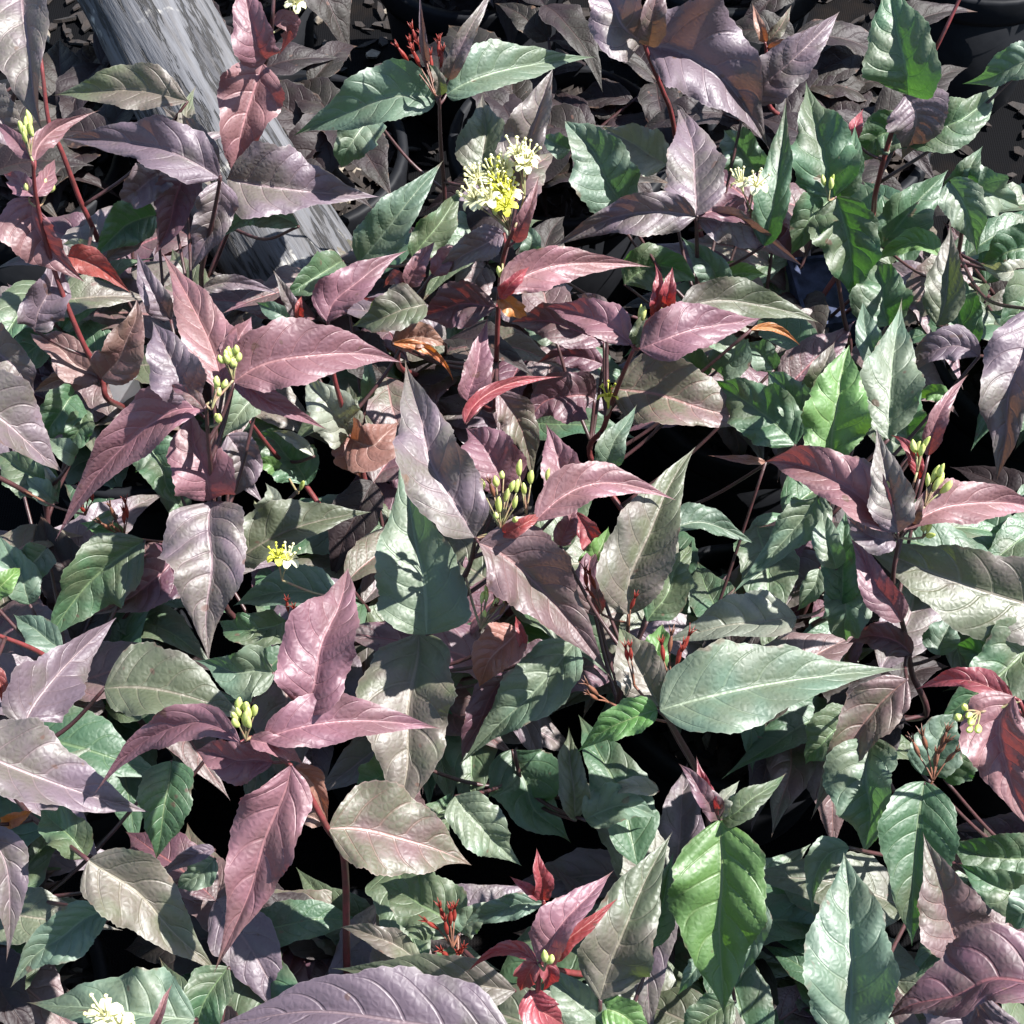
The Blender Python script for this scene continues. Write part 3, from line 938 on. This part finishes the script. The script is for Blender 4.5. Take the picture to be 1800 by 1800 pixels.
# ------------------------------------------------------------------ understorey: the lower leaves of every shrub
PROTO = []
for k in range(14):
    rng = np.random.default_rng(50 + k)
    NT = 46; t = np.linspace(0, 1, NT); L = rng.uniform(0.085, 0.12)
    droop = rng.uniform(0.01, 0.045)
    C = np.stack([L * t, 0.012 * rng.uniform(-1, 1) * t * t, 0.012 * np.sin(np.pi * t * 0.7) - droop * t ** 2], 1)
    ve, fa, ua, ub = leaf_geometry(C, np.array([0, 0, 1.0]), L * rng.uniform(0.19, 0.24), rng.uniform(.15, .5), rng.uniform(.15, .5), rng, NT, 6)
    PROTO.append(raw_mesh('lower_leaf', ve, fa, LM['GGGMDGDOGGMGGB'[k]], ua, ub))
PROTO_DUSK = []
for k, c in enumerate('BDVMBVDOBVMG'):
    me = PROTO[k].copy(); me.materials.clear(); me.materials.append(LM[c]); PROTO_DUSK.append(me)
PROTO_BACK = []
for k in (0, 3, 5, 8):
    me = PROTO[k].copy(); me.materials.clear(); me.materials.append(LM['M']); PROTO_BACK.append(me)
rs = random.Random(21)
# openings in the canopy where the photograph looks down to dark ground, rail or tray
GAPS = [(1200, 790, 1310, 1020), (1660, 170, 1810, 320), (660, 220, 780, 420), (430, 410, 590, 500), (1430, 465, 1540, 615), (1180, 1275, 1290, 1350), (1185, 1500, 1220, 1700)]


def in_gap(p):
    v = np.asarray(p) - CAMP; w = v.dot(FWD)
    x, y = 900 + v[0] / w * FPX, 900 - v.dot(UPV) / w * FPX
    return any(a < x < c and b < y < d for a, b, c, d in GAPS)


for i in range(len(POTS)):
    plant = plant_at(i)
    x0, y0 = POTS[i]
    back = y0 > 1.0
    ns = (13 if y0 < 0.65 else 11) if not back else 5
    a0 = rs.uniform(0, 6.28)
    for k in range(ns):
        a = a0 + 6.283 * k / ns + rs.uniform(-.3, .3)
        h = rs.uniform(0.05, 0.15) if not back else rs.uniform(0.04, 0.10); lean = rs.uniform(0.04, 0.115)
        P = np.array([(0.012 * math.cos(a), 0.012 * math.sin(a), 0.002), (lean * .55 * math.cos(a), lean * .55 * math.sin(a), h * .55), (lean * math.cos(a), lean * math.sin(a), h)])
        cv = catmull(P, 8)
        mb = MB(); mb.tube(cv, np.linspace(0.0022, 0.0011, len(cv)), 7)
        st = obj('stem', mb.mesh('stem', M_STEM_D), plant)
        for nd in range(4 if not back else 3):
            j = (len(cv) - 1) - nd * 4
            tw = rs.uniform(0, 3.14) + nd * 1.57
            for q in range(2):
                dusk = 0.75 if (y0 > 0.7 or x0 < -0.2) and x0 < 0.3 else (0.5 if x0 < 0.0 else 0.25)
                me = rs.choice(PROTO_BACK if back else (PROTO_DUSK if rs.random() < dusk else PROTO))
                eu = (rs.uniform(-.25, .25), rs.uniform(-.45, .25), tw + 3.1416 * q + rs.uniform(-.25, .25))
                sca = rs.uniform(0.75, 1.08)
                hd = np.array([math.cos(eu[2]), math.sin(eu[2]), -0.1]) * 0.1 * sca
                root = cv[j] + np.array([x0, y0, SOIL_Z])
                if any(in_gap(root + hd * g) for g in (0.25, 0.5, 0.75)):
                    continue
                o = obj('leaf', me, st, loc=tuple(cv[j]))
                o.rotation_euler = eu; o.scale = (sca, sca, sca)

# ------------------------------------------------------------------ flowers
def floret_mesh(petal, seed):
    rs = random.Random(seed); mb = MB()
    mb.tube([(0, 0, 0), (0, 0, .003), (0, 0, .007), (0, 0, .0085)], [.0006, .0009, .0014, .0019], 8)
    for k in range(5):
        a = 6.283 * k / 5 + rs.uniform(-.15, .15); ca, sa = math.cos(a), math.sin(a)
        pr = [(.0017, .0083, .0014), (.0040, .0100, .0025), (.0064, .0094, .0024), (.0078, .0072, .0010)]
        vs = []
        for r, z, w in pr:
            for s in (-1, 1):
                vs.append((r * ca - s * w * sa, r * sa + s * w * ca, z + rs.uniform(-.0004, .0004)))
        mb.add(vs, [(2 * i, 2 * i + 2, 2 * i + 3, 2 * i + 1) for i in range(3)])
        a += .6; ca, sa = math.cos(a), math.sin(a)
        tip = (.0052 * ca, .0052 * sa, .0165 + rs.uniform(-.002, .002))
        mb.tube([(.001 * ca, .001 * sa, .008), (.003 * ca, .003 * sa, .013), tip], .00045, 4)
        mb.tube([(tip[0], tip[1], tip[2] - .0009), tip, (tip[0], tip[1], tip[2] + .0009)], [.0004, .0011, .0004], 5)
    mb.tube([(0, 0, .008), (.0006, 0, .014), (.001, .0004, .0185)], .0003, 4)
    mb.tube([(.001, .0004, .018), (.001, .0004, .0188), (.001, .0004, .0196)], [.0003, .0010, .0004], 6)
    return mb.mesh('floret', petal)


def bud_mesh(mat, L, w):
    mb = MB(); z = np.linspace(0, L, 9); s = z / L
    r = w * np.maximum(0.12, np.sin(np.pi * (0.08 + 0.92 * s ** 0.8)) ** 0.7 * (0.6 + 0.5 * s))
    r[-1] = w * 0.1
    mb.tube(np.stack([0.0006 * np.sin(3 * s), 0 * s, z], 1), r, 8)
    return mb.mesh('flower_bud', mat)


def capsule_mesh(mat, seed):
    rs = random.Random(seed); mb = MB()
    z = np.linspace(0, .013, 7)
    mb.tube(np.stack([0 * z, 0 * z, z], 1), [.0006, .0011, .0015, .0016, .0013, .0009, .0007], 7)
    for k in range(5):
        a = 6.283 * k / 5; ca, sa = math.cos(a), math.sin(a); o = rs.uniform(.0016, .0034)
        mb.tube([(.0004 * ca, .0004 * sa, .0125), (.0012 * ca, .0012 * sa, .0155), (o * ca, o * sa, .0185 + rs.uniform(-.001, .001))], [.0006, .0005, .0001], 4)
    return mb.mesh('seed_capsule', mat)


FL = {'white': [floret_mesh(M_PETAL, s) for s in range(3)], 'yellow': [floret_mesh(M_YELLOW, s + 5) for s in range(2)],
      'bud': [bud_mesh(M_BUD, .0085, .0016), bud_mesh(M_BUD, .007, .0018)], 'budw': [bud_mesh(M_BUDW, .0088, .0018), bud_mesh(M_BUDW, .0075, .0019)],
      'round': [bud_mesh(M_BUDW, .0050, .0018), bud_mesh(M_BUD, .0046, .0017)],
      'red': [capsule_mesh(M_SEPAL, s) for s in range(3)], 'brown': [capsule_mesh(M_SEPALB, s + 4) for s in range(2)]}
SCALE = {'white': 1.1, 'yellow': 1.0, 'bud': 1.25, 'budw': 1.25, 'round': 1.3, 'red': 0.85, 'brown': 0.9}
NAMES = {'white': 'floret', 'yellow': 'floret', 'bud': 'flower_bud', 'budw': 'flower_bud', 'round': 'flower_bud', 'red': 'seed_capsule', 'brown': 'seed_capsule'}
# x, y, z(cm) of the stalk foot, spread of the tips (px), list of (kind, count), stalk length (mm), lean in px of the cluster centre
FLOWERS = [
    (895, 405, 47.0, 36, [('white', 9), ('yellow', 5), ('bud', 5)], 17, (-22, -55)),
    (922, 345, 49.0, 14, [('white', 3)], 10, (-4, -40)),
    (54, 275, 50.2, 13, [('bud', 5), ('budw', 3)], 9, (-4, -36)),
    (410, 668, 49.2, 13, [('round', 13)], 8, (-2, -32)),
    (372, 720, 48.9, 10, [('round', 4)], 7, (10, -36)),
    (384, 745, 47, 6, [('round', 3)], 5, (0, -8)),
    (880, 930, 45.5, 40, [('budw', 6), ('round', 4), ('brown', 2)], 14, (0, -48)),
    (925, 905, 45.5, 22, [('budw', 3)], 12, (0, -55)),
    (960, 890, 45.5, 12, [('bud', 2)], 9, (8, -38)),
    (845, 1105, 41, 24, [('bud', 6), ('brown', 3)], 12, (18, -38)),
    (432, 1300, 50.5, 17, [('budw', 9)], 12, (-2, -35)),
    (1582, 900, 47.5, 13, [('bud', 3), ('budw', 2)], 9, (-6, -40)),
    (1625, 890, 47.5, 15, [('bud', 4), ('budw', 2)], 9, (18, -38)),
    (1612, 830, 48, 10, [('bud', 5)], 9, (4, -34)),
    (1066, 730, 38, 6, [('yellow', 1)], 4, (0, -16)),
    (1456, 352, 42.5, 9, [('bud', 3)], 7, (0, -26)),
    (956, 1705, 48.5, 4, [('bud', 2)], 5, (4, -10)),
    (1722, 1252, 49.5, 20, [('budw', 5), ('bud', 2)], 9, (-22, 18)),
    (1622, 945, 46, 7, [('bud', 3)], 4, (4, -6)),
    (1128, 600, 44.5, 7, [('bud', 3)], 9, (0, -38)),
    (1158, 600, 45, 6, [('bud', 2)], 7, (4, -28)),
    (524, 868, 33, 5, [('bud', 1)], 5, (0, -10)),
    (78, 350, 46, 6, [('round', 2)], 5, (6, -16)),
    (52, 355, 46, 4, [('bud', 1)], 5, (-2, -14)),
    (512, 30, 50, 14, [('white', 3)], 8, (4, -24)),
    (1318, 368, 43, 14, [('white', 2)], 8, (-2, -22)),
    (202, 1818, 46, 12, [('white', 2)], 8, (0, -12)),
    (496, 1020, 40, 12, [('yellow', 1), ('white', 1)], 6, (0, -18)),
    (884, 520, 44.5, 5, [('bud', 2)], 5, (0, -26)),
    (765, 168, 47.2, 30, [('red', 7)], 11, (-24, -62)),
    (775, 160, 47.2, 8, [('red', 3)], 9, (0, -52)),
    (1180, 1210, 43.5, 20, [('red', 4), ('brown', 1)], 9, (4, -52)),
    (1115, 1205, 42.5, 6, [('red', 2)], 8, (-8, -42)),
    (1058, 1080, 40, 18, [('red', 3)], 9, (-18, -42)),
    (1105, 1100, 41, 5, [('red', 1)], 8, (0, -28)),
    (795, 1665, 38.5, 18, [('red', 5)], 8, (-8, -36)),
    (805, 1700, 38.5, 14, [('red', 4)], 6, (-8, -10)),
    (1640, 1372, 39.5, 26, [('brown', 6)], 10, (0, -46)),
    (218, 945, 35, 20, [('brown', 3), ('red', 2)], 9, (-4, -22)),
    (515, 1098, 37, 12, [('red', 2)], 6, (0, -14)),
    (150, 905, 34, 16, [('red', 4)], 7, (0, -18)),
    (1070, 1235, 41, 10, [('brown', 3)], 9, (-22, -16)),
]
for fi, (x, y, z, spread, kinds, stalk, lean) in enumerate(FLOWERS):
    rs = random.Random(300 + fi)
    foot = unproject(x, y, z / 100)
    # the shoot whose stem is nearest carries the cluster
    best = min(range(len(shoots)), key=lambda k: float(np.min(np.linalg.norm(shoots[k]['curve'] - foot, axis=1))))
    sh = shoots[best]; plant = plant_at(sh['pot']); org = np.array(plant.location)
    j = int(np.argmin(np.linalg.norm(sh['curve'] - foot, axis=1)))
    zc = z / 100 + stalk / 1000
    ctr = unproject(x + lean[0], y + lean[1], zc)
    sc = depth_of(foot) / FPX
    mb = MB()
    d = np.linalg.norm(sh['curve'][j] - foot)
    if d > 0.001:
        mb.tube(catmull(np.vstack([sh['curve'][j], 0.5 * (sh['curve'][j] + foot) - [0, 0, .1 * d], foot]), 5) - org, 0.0008, 6)
    items = [kk for kk, c in kinds for _ in range(c)]; rs.shuffle(items)
    heads = []
    for i, kk in enumerate(items):
        a = 2.4 * i + rs.uniform(-.3, .3); rr = spread * sc * math.sqrt((i + .4) / len(items))
        off = RGT * math.cos(a) * rr + (UPV * 0.6 + np.array([0, .5, 0])) * math.sin(a) * rr
        tip = ctr + off + np.array([0, 0, rs.uniform(-.003, .003)])
        kn = foot + (tip - foot) * 0.45; kn[2] += 0.001
        stalk_c = catmull(np.vstack([foot, kn, tip]), 4)
        mb.tube(stalk_c - org, np.linspace(0.0007, 0.0004, len(stalk_c)), 5)
        dirv = Vector(tip - foot).normalized() * 0.7 + Vector((0, -0.1, 0.55)) + Vector((rs.uniform(-.25, .25), rs.uniform(-.25, .25), 0))
        heads.append((kk, tip, dirv))
    cl = obj('flower_cluster', mb.mesh('flower_stalks', M_SEPALB if items[0] in ('red', 'brown') else M_GREENSTALK), plant)
    for kk, tip, dv in heads:
        o = obj(NAMES[kk], rs.choice(FL[kk]), cl, loc=tuple(tip - org))
        q = dv.to_track_quat('Z', 'Y') @ Matrix.Rotation(rs.uniform(0, 6.28), 4, 'Z').to_quaternion()
        o.rotation_mode = 'QUATERNION'; o.rotation_quaternion = q
        s = rs.uniform(0.85, 1.15) * SCALE[kk]; o.scale = (s, s, s)

# ------------------------------------------------------------------ plant labels stuck in the pots
def plant_label(px, py, z, rot, tilt, label):
    p = unproject(px, py, z)
    mb = MB()
    w, t, h = 0.011, 0.0005, p[2] - SOIL_Z + 0.01
    out = [(-w * .25, -h), (w * .25, -h), (w, -h + .02), (w, .006), (w * .6, .013), (-w * .6, .013), (-w, .006), (-w, -h + .02)]
    vs = [(x, -t, zz) for x, zz in out] + [(x, t, zz) for x, zz in out]
    mb.add(vs, [tuple(range(8)), tuple(reversed(range(8, 16)))] + [((i + 1) % 8, i, 8 + i, 8 + (i + 1) % 8) for i in range(8)])
    o = obj('plant_label', mb.mesh('plant_label', M_TAG, False), loc=tuple(p))
    o.rotation_euler = (tilt, 0, rot)
    tag(o, label, 'label')


plant_label(216, 668, 0.285, 0.5, 0.15, 'blank white plastic plant label behind the red stem of the left shrub')
plant_label(1562, 372, 0.25, 1.0, -0.2, 'narrow blank white plastic label in deep shade under green leaves')
b = MB()
w_, d_, h_, t_ = 0.042, 0.036, 0.03, 0.003
b.add([(sx * (w_ - i * t_), sy * (d_ - i * t_), z) for i, z in ((0, 0), (0, h_), (1, h_), (1, h_ - 0.004)) for sx, sy in ((-1, -1), (1, -1), (1, 1), (-1, 1))],
      [(k * 4 + a, k * 4 + (a + 1) % 4, k * 4 + 4 + (a + 1) % 4, k * 4 + 4 + a) for k in range(3) for a in range(4)] + [(12, 13, 14, 15)])
p = unproject(1478, 545, 0.215)
tr = obj('plastic_tray', b.mesh('plastic_tray', plain_material('tray_plastic', (0.050, 0.060, 0.105), (0.022, 0.026, 0.045), 70, 0.8, 0.6, spec=0.1), False), loc=tuple(p))
tr.rotation_euler.z = 0.12
tag(tr, 'small blue-grey plastic tray showing between green leaves beside a thin dark stem', 'tray')
print('LEAVES', leafcount, 'PLANTS', sorted(plants))
for i in sorted(plants):
    print(i, [s['name'] for s in shoots if s['pot'] == i])
